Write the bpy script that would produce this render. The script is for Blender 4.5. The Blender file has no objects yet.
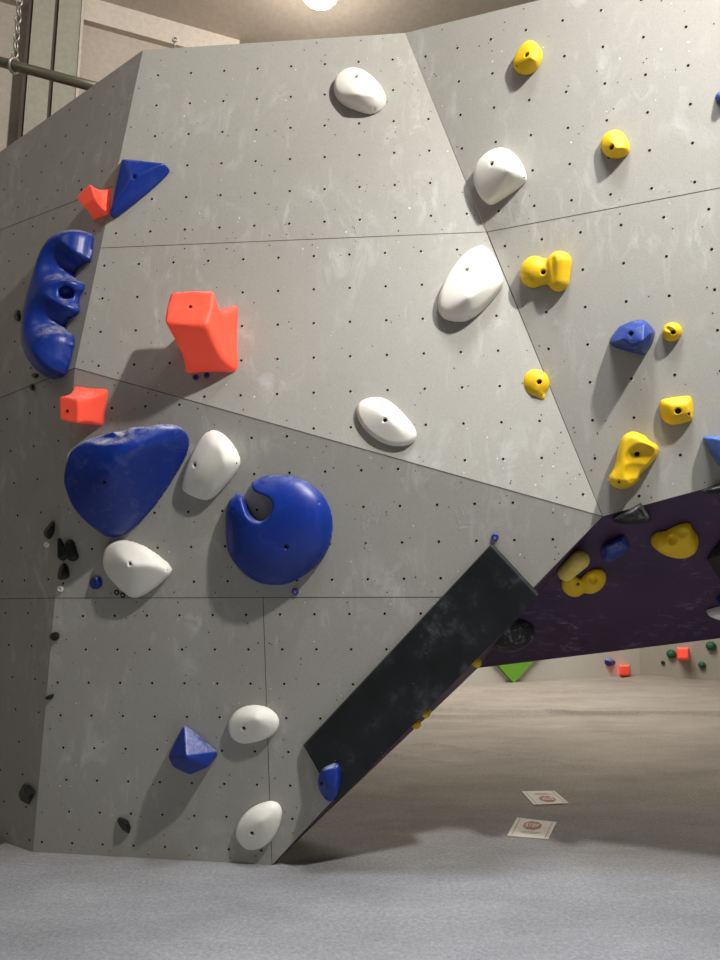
import bpy, bmesh, math, random
import numpy as np
from mathutils import Vector, Matrix
random.seed(7); rng = np.random.default_rng(7)
SC = bpy.context.scene
COL = SC.collection

# ------------------------------------------------------------------ camera
CAM_H, PITCH, FPX = 1.582, math.radians(8.7), 700.0
cam = bpy.data.objects.new('camera', bpy.data.cameras.new('camera'))
COL.objects.link(cam); SC.camera = cam
cam.location = (0, 0, CAM_H)
cam.rotation_euler = (math.pi / 2 + PITCH, 0, 0)
cam.data.sensor_fit = 'VERTICAL'; cam.data.sensor_height = 36.0
cam.data.lens = FPX / 960 * 36.0
cam.data.clip_end = 200
EYE = Vector((0, 0, CAM_H))
FWD = Vector((0, math.cos(PITCH), math.sin(PITCH)))
DWN = Vector((0, math.sin(PITCH), -math.cos(PITCH)))
def ray(px, py): return Vector((1, 0, 0)) * ((px - 360) / FPX) + FWD + DWN * ((py - 480) / FPX)
def at(px, py, d): return EYE + ray(px, py) * d
def on_z(px, py, z=0.0):
    r = ray(px, py); return EYE + r * ((z - CAM_H) / r.z)

class Plane:
    def __init__(s, a, b, c):
        n = (b - a).cross(c - a).normalized()
        if n.dot(EYE - a) < 0: n = -n
        s.n, s.p = n, a.copy()
        s.U = Vector((0, 0, 1)).cross(n).normalized(); s.V = n.cross(s.U)
    def hit(s, px, py, h=0.0):
        r = ray(px, py)
        return EYE + r * ((s.p + s.n * h - EYE).dot(s.n) / r.dot(s.n))
    def uv(s, w, o=None):
        d = w - (o or s.p); return (d.dot(s.U), d.dot(s.V))

# ------------------------------------------------------------------ node materials
def srgb(r, g, b):
    f = lambda c: (c / 255 / 12.92) if c / 255 <= .04045 else ((c / 255 + .055) / 1.055) ** 2.4
    return (f(r), f(g), f(b), 1)
class NT:
    def __init__(s, name):
        s.m = bpy.data.materials.new(name); s.m.use_nodes = True
        s.t = s.m.node_tree; s.b = s.t.nodes['Principled BSDF']
        s.tc = s.t.nodes.new('ShaderNodeTexCoord')
    def link(s, a, b): s.t.links.new(a, b)
    def noise(s, scale, detail=4, rough=.6, stretch=None, coord='Object', dist=0):
        n = s.t.nodes.new('ShaderNodeTexNoise')
        n.inputs['Scale'].default_value = scale; n.inputs['Detail'].default_value = detail
        n.inputs['Roughness'].default_value = rough; n.inputs['Distortion'].default_value = dist
        src = s.tc.outputs[coord]
        if stretch:
            mp = s.t.nodes.new('ShaderNodeMapping'); mp.inputs['Scale'].default_value = stretch[:3]
            if len(stretch) > 3: mp.inputs['Rotation'].default_value = stretch[3]
            s.link(src, mp.inputs['Vector']); src = mp.outputs[0]
        s.link(src, n.inputs['Vector']); return n.outputs['Fac']
    def ramp(s, fac, stops):
        r = s.t.nodes.new('ShaderNodeValToRGB'); e = r.color_ramp.elements
        while len(e) < len(stops): e.new(.5)
        for k, (p, c) in enumerate(stops):
            e[k].position = p; e[k].color = c if not isinstance(c, (int, float)) else (c, c, c, 1)
        s.link(fac, r.inputs[0]); return r.outputs[0]
    def math(s, op, a, b):
        n = s.t.nodes.new('ShaderNodeMath'); n.operation = op
        for k, v in enumerate((a, b)):
            if isinstance(v, (int, float)): n.inputs[k].default_value = v
            else: s.link(v, n.inputs[k])
        return n.outputs[0]
    def mix(s, fac, a, b, mode='MIX'):
        n = s.t.nodes.new('ShaderNodeMix'); n.data_type = 'RGBA'; n.blend_type = mode
        for sock, v in ((n.inputs[0], fac), (n.inputs[6], a), (n.inputs[7], b)):
            if isinstance(v, (int, float)): sock.default_value = v
            elif isinstance(v, tuple): sock.default_value = v
            else: s.link(v, sock)
        return n.outputs[2]
    def bump(s, h, strength, dist=.01):
        b = s.t.nodes.new('ShaderNodeBump'); b.inputs['Strength'].default_value = strength
        b.inputs['Distance'].default_value = dist
        s.link(h, b.inputs['Height']); s.link(b.outputs[0], s.b.inputs['Normal'])
    def base(s, c):
        if isinstance(c, tuple): s.b.inputs['Base Color'].default_value = c
        else: s.link(c, s.b.inputs['Base Color'])
    def rough(s, v): s.b.inputs['Roughness'].default_value = v
    def spec(s, v): s.b.inputs['Specular IOR Level'].default_value = v

CHALK = (.62, .62, .60, 1)
def mat_wall(name, c, k=1.0):
    t = NT(name)
    col = t.mix(t.ramp(t.noise(1.1, 5), [(.3, 0), (.7, 1)]), tuple(x * .93 for x in c[:3]) + (1,), c)
    grit = t.ramp(t.noise(170, 2), [(.3, .9), (.7, 1.06)])
    col = t.mix(1.0, col, grit, 'MULTIPLY')
    big = t.ramp(t.noise(2.3, 3, .5), [(.47, 0), (.68, 1)])
    smear = t.ramp(t.noise(7, 6, .68, (1.0, 1.0, .55), dist=1.1), [(.50, 0), (.74, 1)])
    col = t.mix(t.math('MULTIPLY', t.math('MULTIPLY', big, smear), .80 * k), col, CHALK)
    strk = t.ramp(t.noise(13, 5, .6, (1, 1, .22, (0, .7, .0))), [(.60, 0), (.76, 1)])
    col = t.mix(t.math('MULTIPLY', strk, .35 * k), col, CHALK)
    dirt = t.ramp(t.noise(10, 7, .7, dist=.6), [(.62, 0), (.80, 1)])
    col = t.mix(t.math('MULTIPLY', dirt, .22), col, (.10, .095, .08, 1))
    t.base(col); t.rough(.62); t.spec(.35)
    t.bump(t.noise(260, 2), .16, .003)
    return t.m
def mat_hold(name, c, chalk=.25, rough=.5, grain=.2, spec=.4, dark=.8, top=0, glow=0, tz=(.35, .85)):
    t = NT(name)
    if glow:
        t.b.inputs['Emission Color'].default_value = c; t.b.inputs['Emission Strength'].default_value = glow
    col = t.mix(t.ramp(t.noise(9, 3), [(.3, 0), (.7, 1)]), tuple(x * dark for x in c[:3]) + (1,), c)
    sm = t.ramp(t.noise(14, 6, .7, dist=1.0), [(.52, 0), (.78, 1)])
    col = t.mix(t.math('MULTIPLY', sm, chalk), col, CHALK)
    if top:
        g = t.t.nodes.new('ShaderNodeNewGeometry'); sp = t.t.nodes.new('ShaderNodeSeparateXYZ'); t.link(g.outputs['Normal'], sp.inputs[0])
        up_ = t.ramp(sp.outputs['Z'], [(tz[0], 0), (tz[1], 1)])
        rub = t.ramp(t.noise(17, 6, .7, dist=1.2), [(.38, 0), (.68, 1)])
        col = t.mix(t.math('MULTIPLY', t.math('MULTIPLY', up_, rub), top), col, CHALK)
    t.base(col); t.rough(rough); t.spec(spec)
    t.bump(t.noise(330, 3), grain, .002)
    return t.m
def mat_plain(name, c, rough=.6, metal=0, em=0, spec=.5):
    t = NT(name)
    t.base(t.mix(t.ramp(t.noise(25, 4), [(.3, 0), (.7, 1)]), tuple(x * .85 for x in c[:3]) + (1,), c))
    t.rough(rough); t.spec(spec); t.b.inputs['Metallic'].default_value = metal
    if em:
        t.b.inputs['Emission Color'].default_value = c; t.b.inputs['Emission Strength'].default_value = em
    return t.m

M = {}
M['wall'] = mat_wall('grey_wall_paint', (.395, .385, .345, 1))
M['hole'] = mat_plain('bolt_hole_dark', (.012, .011, .010, 1), .9, spec=.1)
M['screwhole'] = mat_plain('screw_hole_dark', (.10, .097, .085, 1), .9, spec=.1)
M['chip'] = mat_plain('chalky_chip', (.72, .71, .68, 1), .8)
M['seam'] = mat_plain('seam_dark', (.085, .08, .07, 1), .9, spec=.1)
t = NT('purple_panel_paint')
c = t.mix(t.ramp(t.noise(2.2, 4), [(.3, 0), (.7, 1)]), (.034, .012, .044, 1), (.050, .020, .062, 1))
sm = t.math('MULTIPLY', t.ramp(t.noise(2.6, 3), [(.5, 0), (.7, 1)]), t.ramp(t.noise(9, 6, .7, (1, 1, 2.5), dist=1.2), [(.52, 0), (.72, 1)]))
t.base(t.mix(t.math('MULTIPLY', sm, .6), c, (.40, .36, .42, 1))); t.rough(.6); t.bump(t.noise(200, 2), .15, .003)
M['purple'] = t.m
M['blackvol'] = mat_hold('black_volume_paint', (.010, .0115, .0125, 1), .10, .38, .25, .5)
t = NT('chalked_black_paint')
c = t.mix(t.ramp(t.noise(3, 4), [(.35, 0), (.7, 1)]), (.006, .007, .0075, 1), (.014, .016, .018, 1))
sm = t.math('MULTIPLY', t.ramp(t.noise(3.2, 3), [(.47, 0), (.68, 1)]), t.ramp(t.noise(13, 6, .7, (1, 1, .6), dist=.3), [(.48, 0), (.76, 1)]))
c = t.mix(t.math('MULTIPLY', sm, .30), c, (.33, .35, .37, 1))
dots = t.ramp(t.noise(55, 2, .5), [(.775, 0), (.79, 1)])
c = t.mix(t.math('MULTIPLY', dots, .7), c, CHALK)
t.base(c); t.rough(.42); t.spec(.32); t.bump(t.noise(240, 2), .2, .003)
M['blackvol'] = t.m
M['white'] = mat_hold('white_resin', (.87, .85, .765, 1), .08, .55, .3, .35, .95)
M['yellow'] = mat_hold('yellow_resin', (.88, .56, .008, 1), .10, .5, .25, .35, .90)
M['yellowpale'] = mat_hold('pale_yellow_resin', (.90, .70, .16, 1), .2, .5, .25, .35, .9)  # paler copy of yellow: chalk plus the light its hold catches, in the colour
M['blue'] = mat_hold('blue_resin', (.003, .030, .275, 1), .04, .36, .15, .45, .85, .85)
M['bluerub'] = mat_hold('rubbed_blue_resin', (.003, .030, .275, 1), .10, .36, .15, .45, .85, .9, 0, (.12, .6))
M['blueplain'] = mat_hold('clean_blue_resin', (.003, .030, .275, 1), .04, .36, .15, .45, .85, .35)
M['bluechalk'] = mat_hold('chalked_blue_resin', (.008, .042, .260, 1), .32, .42, .3, .45, .85)
M['blueworn'] = mat_hold('pale_worn_blue_resin', (.05, .13, .42, 1), .6, .5, .3, .4, .85)
M['red'] = mat_hold('neon_red_resin', (1, .095, .05, 1), .04, .5, .2, .35, .97, .4, .22)  # faint emission added; up-facing sides coloured paler as if lit from above
M['black'] = mat_hold('black_resin', (.006, .006, .0065, 1), .05, .40, .3, .45, .8)
M['blackworn'] = mat_hold('chalked_black_resin', (.012, .012, .013, 1), .5, .5, .4, .4, .8)
M['green'] = mat_hold('green_resin', (.012, .10, .045, 1), .1, .5, .2, .35, .85)
M['limegreen'] = mat_plain('lime_green_paint', (.17, .42, .035, 1), .6)
M['bolt'] = mat_plain('bolt_steel_dark', (.035, .03, .026, 1), .45, .6)
M['steel'] = mat_plain('galvanised_steel', (.42, .40, .35, 1), .42, .7)
M['plaster'] = mat_plain('beige_plaster', (.52, .45, .385, 1), .85, spec=.2)
M['beam'] = mat_plain('pale_painted_steel', (.66, .59, .51, 1), .7, spec=.3)
M['column'] = mat_plain('grey_green_painted_steel', (.40, .385, .315, 1), .6, spec=.3)
M['darkgap'] = mat_plain('shadow_gap_paint', (.10, .08, .06, 1), .8)
M['pipe'] = mat_plain('olive_pipe_paint', (.155, .145, .098, 1), .35, .35)
M['lamp'] = mat_plain('lamp_diffuser', (1, .93, .82, 1), .5, em=30)
M['bluewash'] = mat_plain('blue_nylon', (.03, .045, .30, 1), .4)
M['paper'] = None

def mat_carpet():
    t = NT('grey_carpet')
    fib = t.noise(230, 3, .8); mid = t.noise(48, 4, .75)
    pile = t.ramp(fib, [(.33, .58), (.67, 1.36)])
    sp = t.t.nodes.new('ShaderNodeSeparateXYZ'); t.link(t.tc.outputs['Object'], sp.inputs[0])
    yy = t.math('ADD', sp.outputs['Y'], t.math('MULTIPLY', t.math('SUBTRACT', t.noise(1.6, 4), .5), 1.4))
    tinted = t.ramp(t.math('DIVIDE', yy, 10), [(.40, 0), (.56, 1)])     # warm far light past the arch's shadow edge, painted into the carpet
    c = t.mix(tinted, (.335, .34, .36, 1), (.285, .255, .222, 1))
    c = t.mix(1.0, c, pile, 'MULTIPLY')
    c = t.mix(1.0, c, t.ramp(mid, [(.3, .74), (.7, 1.2)]), 'MULTIPLY')
    c = t.mix(1.0, c, t.ramp(t.noise(1.6, 5, .65, (.6, 1.3, 1)), [(.3, .80), (.7, 1.12)]), 'MULTIPLY')
    sm = t.ramp(t.noise(2.4, 6, .7, (.5, 1.3, 1), dist=1), [(.55, 0), (.8, 1)])
    c = t.mix(t.math('MULTIPLY', sm, .25), c, (.52, .50, .47, 1))
    t.base(c); t.rough(.95); t.spec(.08)
    t.bump(t.noise(260, 3, .8), .5, .006)
    return t.m
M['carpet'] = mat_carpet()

# ------------------------------------------------------------------ object helpers
def tag(o, label=None, cat=None, group=None, kind=None):
    if label: o['label'] = label
    if cat: o['category'] = cat
    if group: o['group'] = group
    if kind: o['kind'] = kind
    return o
def mesh_obj(name, verts, faces, mats, parent=None, mi=None, smooth=False):
    me = bpy.data.meshes.new(name); me.from_pydata([tuple(v) for v in verts], [], faces)
    for m in (mats if isinstance(mats, list) else [mats]): me.materials.append(m)
    if mi is not None: me.polygons.foreach_set('material_index', mi)
    me.polygons.foreach_set('use_smooth', [smooth] * len(me.polygons))
    me.update()
    o = bpy.data.objects.new(name, me); COL.objects.link(o)
    if parent: o.parent = parent
    return o
def bm_obj(name, bm, mat, parent=None, smooth=False):
    me = bpy.data.meshes.new(name); bm.to_mesh(me); bm.free(); me.materials.append(mat)
    me.polygons.foreach_set('use_smooth', [smooth] * len(me.polygons))
    o = bpy.data.objects.new(name, me); COL.objects.link(o)
    if parent: o.parent = parent
    return o
def empty(name, loc):
    o = bpy.data.objects.new(name, None); COL.objects.link(o); o.location = loc; o.empty_display_size = .2; return o
def box_bm(bm, c, s, rot=None):
    g = bmesh.ops.create_cube(bm, size=1)
    m = Matrix.Translation(c) @ (rot.to_4x4() if rot else Matrix()) @ Matrix.Diagonal((*s, 1))
    bmesh.ops.transform(bm, matrix=m, verts=g['verts']); return g['verts']
def tube_bm(bm, a, b, r, seg=16):
    a, b = Vector(a), Vector(b); d = b - a
    g = bmesh.ops.create_cone(bm, cap_ends=True, segments=seg, radius1=r, radius2=r, depth=d.length)
    m = Matrix.Translation((a + b) / 2) @ d.to_track_quat('Z', 'Y').to_matrix().to_4x4()
    bmesh.ops.transform(bm, matrix=m, verts=g['verts'])
def ring_bm(bm, R, r, mat=None, seg=20, seg2=8):
    vs = []
    for i in range(seg):
        a = 2 * math.pi * i / seg
        for j in range(seg2):
            b = 2 * math.pi * j / seg2
            p = Vector(((R + r * math.cos(b)) * math.cos(a), (R + r * math.cos(b)) * math.sin(a), r * math.sin(b)))
            vs.append(bm.verts.new(mat @ p if mat else p))
    for i in range(seg):
        for j in range(seg2):
            bm.faces.new((vs[i * seg2 + j], vs[(i + 1) % seg * seg2 + j], vs[(i + 1) % seg * seg2 + (j + 1) % seg2], vs[i * seg2 + (j + 1) % seg2]))

# ------------------------------------------------------------------ the climbing wall: corners and facets
A0 = at(143, 50, 4.228)
E0, F0 = on_z(33, 852), on_z(272, 865)
C0 = at(602.5, 516.3, 3.60)
P3 = Plane(E0, F0, C0)
D0 = P3.hit(75, 368)
P1 = Plane(A0, C0, D0)
B0 = P1.hit(405, 33)
P2 = Plane(B0, C0, at(720, 484, 3.36))
L0 = at(0, 152, 5.05)
P4 = Plane(A0, D0, L0)
K0 = P4.hit(-150, 458)
P5 = Plane(D0, E0, K0)
G0 = at(478, 668, 4.75)
R0 = P2.hit(1300, 328)
PQ = Plane(C0, R0, G0)          # purple overhang, right part
PT = Plane(F0, C0, G0)          # purple overhang, left part
H0 = PQ.hit(1300, 567)
lo, hi = 800.0, 900.0
for _ in range(40):
    m_ = (lo + hi) / 2
    if P5.hit(-150, m_).z > 0: lo = m_
    else: hi = m_
L5 = P5.hit(-150, lo)

def inside(poly, x, y):
    c = False; n = len(poly)
    for i in range(n):
        x1, y1 = poly[i]; x2, y2 = poly[i - 1]
        if (y1 > y) != (y2 > y) and x < (x2 - x1) * (y - y1) / (y2 - y1) + x1: c = not c
    return c
def edge_dist(poly, x, y):
    best = 9
    for i in range(len(poly)):
        x1, y1 = poly[i]; x2, y2 = poly[i - 1]
        dx, dy = x2 - x1, y2 - y1
        t_ = max(0, min(1, ((x - x1) * dx + (y - y1) * dy) / (dx * dx + dy * dy + 1e-12)))
        best = min(best, math.hypot(x - x1 - t_ * dx, y - y1 - t_ * dy))
    return best

WALL = empty('climbing_wall', (E0 + F0) / 2)
tag(WALL, 'tall grey faceted bouldering wall with rows of bolt holes and a dark purple overhang', 'climbing wall')
WO = WALL.location.copy()
def Z(ox, oy, s, pts): return [(ox + p[0] / s, oy + p[1] / s) + tuple(p[2:]) for p in pts]

def panel(P, world_pts, grid=None, seams=(), mat=None, name='wall_panel', rnd=0, label=None):
    """flat board; holes, screw holes and seams are surface detail of its own mesh"""
    V, Fc, MI = [], [], []
    n = len(world_pts)
    poly = [P.uv(w) for w in world_pts]
    area = sum(poly[i - 1][0] * poly[i][1] - poly[i][0] * poly[i - 1][1] for i in range(n))
    order = list(range(n)) if area > 0 else list(range(n))[::-1]
    world_pts = [world_pts[i] for i in order]; poly = [poly[i] for i in order]
    V += [w - WO for w in world_pts] + [w - WO - P.n * .018 for w in world_pts]
    Fc.append(list(range(n))); MI.append(0)
    Fc.append(list(range(2 * n - 1, n - 1, -1))); MI.append(0)
    for i in range(n):
        j = (i + 1) % n; Fc.append([j, i, n + i, n + j]); MI.append(0)
    def disc(u, v, r, mi, off, seg=10, sx=1, rot=0):
        k = len(V)
        for a in range(seg):
            x = r * math.cos(2 * math.pi * a / seg); y = r * sx * math.sin(2 * math.pi * a / seg)
            x, y = x * math.cos(rot) - y * math.sin(rot), x * math.sin(rot) + y * math.cos(rot)
            V.append(P.p + P.U * (u + x) + P.V * (v + y) + P.n * off - WO)
        Fc.append(list(range(k, k + seg))); MI.append(mi)
    if grid:
        (i0, p0), (i1, p1), (i2, p2) = grid
        q = [Vector(P.uv(P.hit(*p))) for p in (p0, p1, p2)]
        Am = Matrix(((i1[0] - i0[0], i1[1] - i0[1]), (i2[0] - i0[0], i2[1] - i0[1])))
        Ai = Am.inverted(); d1, d2 = q[1] - q[0], q[2] - q[0]
        ec = Ai[0][0] * d1 + Ai[0][1] * d2; er = Ai[1][0] * d1 + Ai[1][1] * d2
        for r in range(-14, 20):
            for c_ in range(-16, 26):
                w = q[0] + ec * (c_ - i0[0]) + er * (r - i0[1])
                if inside(poly, w.x, w.y) and edge_dist(poly, w.x, w.y) > .035:
                    disc(w.x, w.y, .0074, 1, .0007)
                    if random.random() < .3: disc(w.x + .008, w.y - .008, .0035, 3, .0005, 6)
    us = [p[0] for p in poly]; vs = [p[1] for p in poly]
    for _ in range(rnd):
        u, v = random.uniform(min(us), max(us)), random.uniform(min(vs), max(vs))
        if inside(poly, u, v) and edge_dist(poly, u, v) > .02:
            if random.random() < .75: disc(u, v, random.uniform(.0028, .0048), 2, .001, 7)
            else: disc(u, v, random.uniform(.003, .007), 3, .001, 7, .7, random.random() * 3)
    # screws along the board's edges
    if rnd:
        for i in range(n):
            a, b = Vector(poly[i]), Vector(poly[(i + 1) % n]); L = (b - a).length
            nrm = Vector((-(b - a).y, (b - a).x)).normalized()
            k = int(L / .23)
            for s_ in range(1, k):
                w = a + (b - a) * (s_ / k) + nrm * random.uniform(.025, .04)
                if inside(poly, w.x, w.y): disc(w.x, w.y, random.uniform(.003, .0052), 3 if random.random() < .25 else 2, .001, 7)
    for a, b in seams:
        a, b = Vector(P.uv(a)), Vector(P.uv(b)); nrm = Vector((-(b - a).y, (b - a).x)).normalized() * .0018
        k = len(V)
        for w in (a - nrm, b - nrm, b + nrm, a + nrm): V.append(P.p + P.U * w.x + P.V * w.y + P.n * .0006 - WO)
        Fc.append([k, k + 1, k + 2, k + 3]); MI.append(4)
    o = mesh_obj(name, V, Fc, [mat or M['wall'], M['hole'], M['screwhole'], M['chip'], M['seam']], WALL, MI)
    if label: o['label'] = label
    return o
z3 = lambda ox, oy, p: (ox + p[0] / 3, oy + p[1] / 3)
S1, S2 = P1.hit(486, 232), P1.hit(101, 248)
panel(P1, [A0, B0, S1, S2], [((0, 0), z3(240, 0, (53, 206))), ((4, 0), z3(240, 0, (458, 179))), ((0, 5), z3(240, 0, (43, 677)))], [(S1, S2)], rnd=120)
panel(P1, [S2, S1, C0, D0], [((0, 0), z3(240, 220, (10, 118))), ((6, 0), z3(240, 220, (651, 89))), ((0, 4), z3(240, 220, (2, 526)))], [(C0, D0)], rnd=150)
T2, S3 = P2.hit(1300, -186), P2.hit(1300, 78)
S1b = P2.hit(487, 232)
panel(P2, [B0, T2, S3, S1b], [((0, 0), z3(480, 0, (33, 118))), ((5, 1), z3(480, 0, (618, 81))), ((0, 3), z3(480, 0, (47, 426)))], [(S1b, S3)], rnd=140)
panel(P2, [S1b, S3, R0, C0], [((0, 0), z3(480, 220, (75, 78))), ((5, 1), z3(480, 220, (695, 88))), ((2, 6), z3(480, 220, (345, 715)))], [(S1b, C0)], rnd=120)
N1, N2, N3 = P3.hit(55, 598), P3.hit(263, 597), P3.hit(524, 597)
g3 = [((0, 0), z3(0, 600, (249, 48))), ((4, 0), z3(0, 600, (638, 45))), ((3, 7), z3(0, 600, (590, 744)))]
panel(P3, [D0, C0, N3, N1], [((2, 0), z3(180, 400, (223, 222))), ((0, 3), z3(180, 400, (42, 545))), ((6, 3), z3(180, 400, (672, 536)))], [(N1, N3)], rnd=150)
panel(P3, [N1, N2, F0, E0], g3, rnd=80)
panel(P3, [N2, N3, F0], g3, [(N2, F0)], rnd=60)
T4 = P4.hit(-150, 259); Q1, Q2 = P4.hit(114, 186), P4.hit(-150, 288)
g4 = [((0, 0), z3(0, 0, (340, 260))), ((0, 3), z3(0, 0, (306, 514))), ((-5, 1), z3(0, 0, (25, 494)))]
panel(P4, [A0, Q1, Q2, T4], g4, [(Q1, Q2)], rnd=40)
panel(P4, [Q1, D0, K0, Q2], g4, rnd=50)
N0 = P5.hit(-150, 601); N1b = P5.hit(55, 598)
g5 = [((0, 0), z3(0, 600, (27, 135))), ((1, 0), z3(0, 600, (95, 138))), ((0, 4), z3(0, 600, (68, 523)))]
panel(P5, [D0, N1b, N0, K0], g5, [(N1b, N0), (D0, K0)], rnd=40)
panel(P5, [N1b, E0, L5, N0], g5, rnd=30)
panel(PQ, [C0, R0, H0, G0], mat=M['purple'], name='overhang_panel', label='dark purple underside panel')
panel(PT, [F0, C0, G0], mat=M['purple'], name='overhang_panel', label='dark purple underside panel')
# unseen board added behind the hollow wall to block leaking light
yb = G0.y + .01
bk = [Vector((-4.4, yb + .9, 0)), Vector((F0.x - .05, yb, 0)), Vector((G0.x - .03, yb, G0.z + .03)), Vector((H0.x, yb, H0.z + .03)), Vector((H0.x, yb, 4.4)), Vector((-4.4, yb + .9, 4.3))]
mesh_obj('back_light_block', [b - WO for b in bk], [[0, 1, 2, 5], [2, 3, 4, 5]], M['seam'], WALL)
# chalk hand print streaks on the wall below the middle
hv, hf = [], []
HP = Z(180, 400, 3, [(548, 335), (549, 400), (570, 300), (562, 385), (586, 303), (574, 380), (602, 322), (590, 372), (553, 430), (566, 455), (575, 400), (572, 470), (826, 330), (838, 372), (842, 318), (856, 366), (860, 326), (872, 372), (836, 385), (866, 380)])
for i in range(0, len(HP), 2):
    a, b = P3.hit(*HP[i], .0016), P3.hit(*HP[i + 1], .0016)
    d = (b - a); s_ = d.cross(P3.n).normalized() * .0065
    for k in range(4):
        p, q = a + d * (k / 4), a + d * ((k + 1) / 4); w = random.uniform(.6, 1.1)
        n0 = len(hv); hv += [p - s_ * w - WO, q - s_ * w - WO, q + s_ * w - WO, p + s_ * w - WO]; hf.append([n0, n0 + 1, n0 + 2, n0 + 3])
tch = NT('hand_chalk'); tch.base((.62, .62, .6, 1)); tch.rough(.9)
tch.link(tch.ramp(tch.noise(45, 5, .7), [(.38, .0), (.68, .75)]), tch.b.inputs['Alpha'])
mesh_obj('chalk_handprint', hv, hf, tch.m, WALL)['label'] = 'white chalk handprint'

# ------------------------------------------------------------------ implicit modelling of the holds
def nets(F, org, h):
    s = F < 0
    nx, ny, nz = F.shape
    cs = np.zeros((nx - 1, ny - 1, nz - 1, 3)); cn = np.zeros((nx - 1, ny - 1, nz - 1))
    cor = [(0, 0, 0), (1, 0, 0), (0, 1, 0), (1, 1, 0), (0, 0, 1), (1, 0, 1), (0, 1, 1), (1, 1, 1)]
    sl = lambda o: tuple(slice(o[i], o[i] + F.shape[i] - 1) for i in range(3))
    for a in range(8):
        for b in range(a + 1, 8):
            if sum(abs(cor[a][i] - cor[b][i]) for i in range(3)) != 1: continue
            fa, fb = F[sl(cor[a])], F[sl(cor[b])]
            cr = (fa < 0) != (fb < 0)
            t_ = np.where(cr, fa / np.where(fa == fb, 1, fa - fb), 0)
            for i in range(3):
                cs[..., i] += np.where(cr, cor[a][i] + t_ * (cor[b][i] - cor[a][i]), 0)
            cn += cr
    act = cn > 0
    idx = -np.ones(act.shape, int); idx[act] = np.arange(act.sum())
    ii = np.argwhere(act)
    verts = (ii + cs[act] / cn[act][:, None]) * h + np.array(org)
    faces = []
    for ax in range(3):
        a1, a2 = (ax + 1) % 3, (ax + 2) % 3
        s0 = [slice(None)] * 3; s1 = [slice(None)] * 3
        s0[ax] = slice(0, -1); s1[ax] = slice(1, None)
        ch = s[tuple(s0)] != s[tuple(s1)]
        sg = s[tuple(s0)]
        e = np.argwhere(ch)
        ok = (e[:, a1] > 0) & (e[:, a2] > 0) & (e[:, a1] < F.shape[a1] - 1) & (e[:, a2] < F.shape[a2] - 1)
        e = e[ok]
        if not len(e): continue
        def cell(o1, o2):
            c_ = e.copy(); c_[:, a1] -= o1; c_[:, a2] -= o2; return idx[c_[:, 0], c_[:, 1], c_[:, 2]]
        q = np.stack([cell(1, 1), cell(0, 1), cell(0, 0), cell(1, 0)], 1)
        fl = ~sg[e[:, 0], e[:, 1], e[:, 2]]
        q[fl] = q[fl][:, ::-1]
        faces.append(q)
    return verts, np.concatenate(faces)
def smax(a, b, k):
    if k <= 0: return np.maximum(a, b)
    h = np.clip(.5 - .5 * (b - a) / k, 0, 1)
    return b * (1 - h) + a * h + k * h * (1 - h)
def smin(a, b, k): return -smax(-a, -b, k)
def poly_sd(poly, X, Y):
    d = np.full(X.shape, 1e9); sgn = np.zeros(X.shape, bool); n = len(poly)
    for i in range(n):
        x1, y1 = poly[i]; x2, y2 = poly[i - 1]
        dx, dy = x2 - x1, y2 - y1
        t_ = np.clip(((X - x1) * dx + (Y - y1) * dy) / (dx * dx + dy * dy + 1e-12), 0, 1)
        d = np.minimum(d, np.hypot(X - x1 - t_ * dx, Y - y1 - t_ * dy))
        if y1 != y2: sgn ^= ((y1 > Y) != (y2 > Y)) & (X < (x2 - x1) * (Y - y1) / (y2 - y1) + x1)
    return np.where(sgn, -d, d)
def chaikin(p, n=2):
    for _ in range(n):
        q = []
        for i in range(len(p)):
            a, b = np.array(p[i]), np.array(p[(i + 1) % len(p)])
            q += [tuple(a * .75 + b * .25), tuple(a * .25 + b * .75)]
        p = q
    return p
def hull_planes(pts):
    bm = bmesh.new()
    for p in pts: bm.verts.new(p)
    bm.verts.ensure_lookup_table()
    bmesh.ops.convex_hull(bm, input=bm.verts)
    bm.normal_update()
    cen = Vector(np.mean(pts, 0)); res = []
    for f in bm.faces:
        n = f.normal.copy(); c_ = f.calc_center_median()
        if f.calc_area() < 1e-7: continue
        if n.dot(c_ - cen) < 0: n = -n
        if n.z < -.55: continue
        if any(n.dot(m) > .9995 and abs(n.dot(c_) - d) < .0006 for m, d in res): continue
        res.append((n, n.dot(c_)))
    bm.free(); return res

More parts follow.
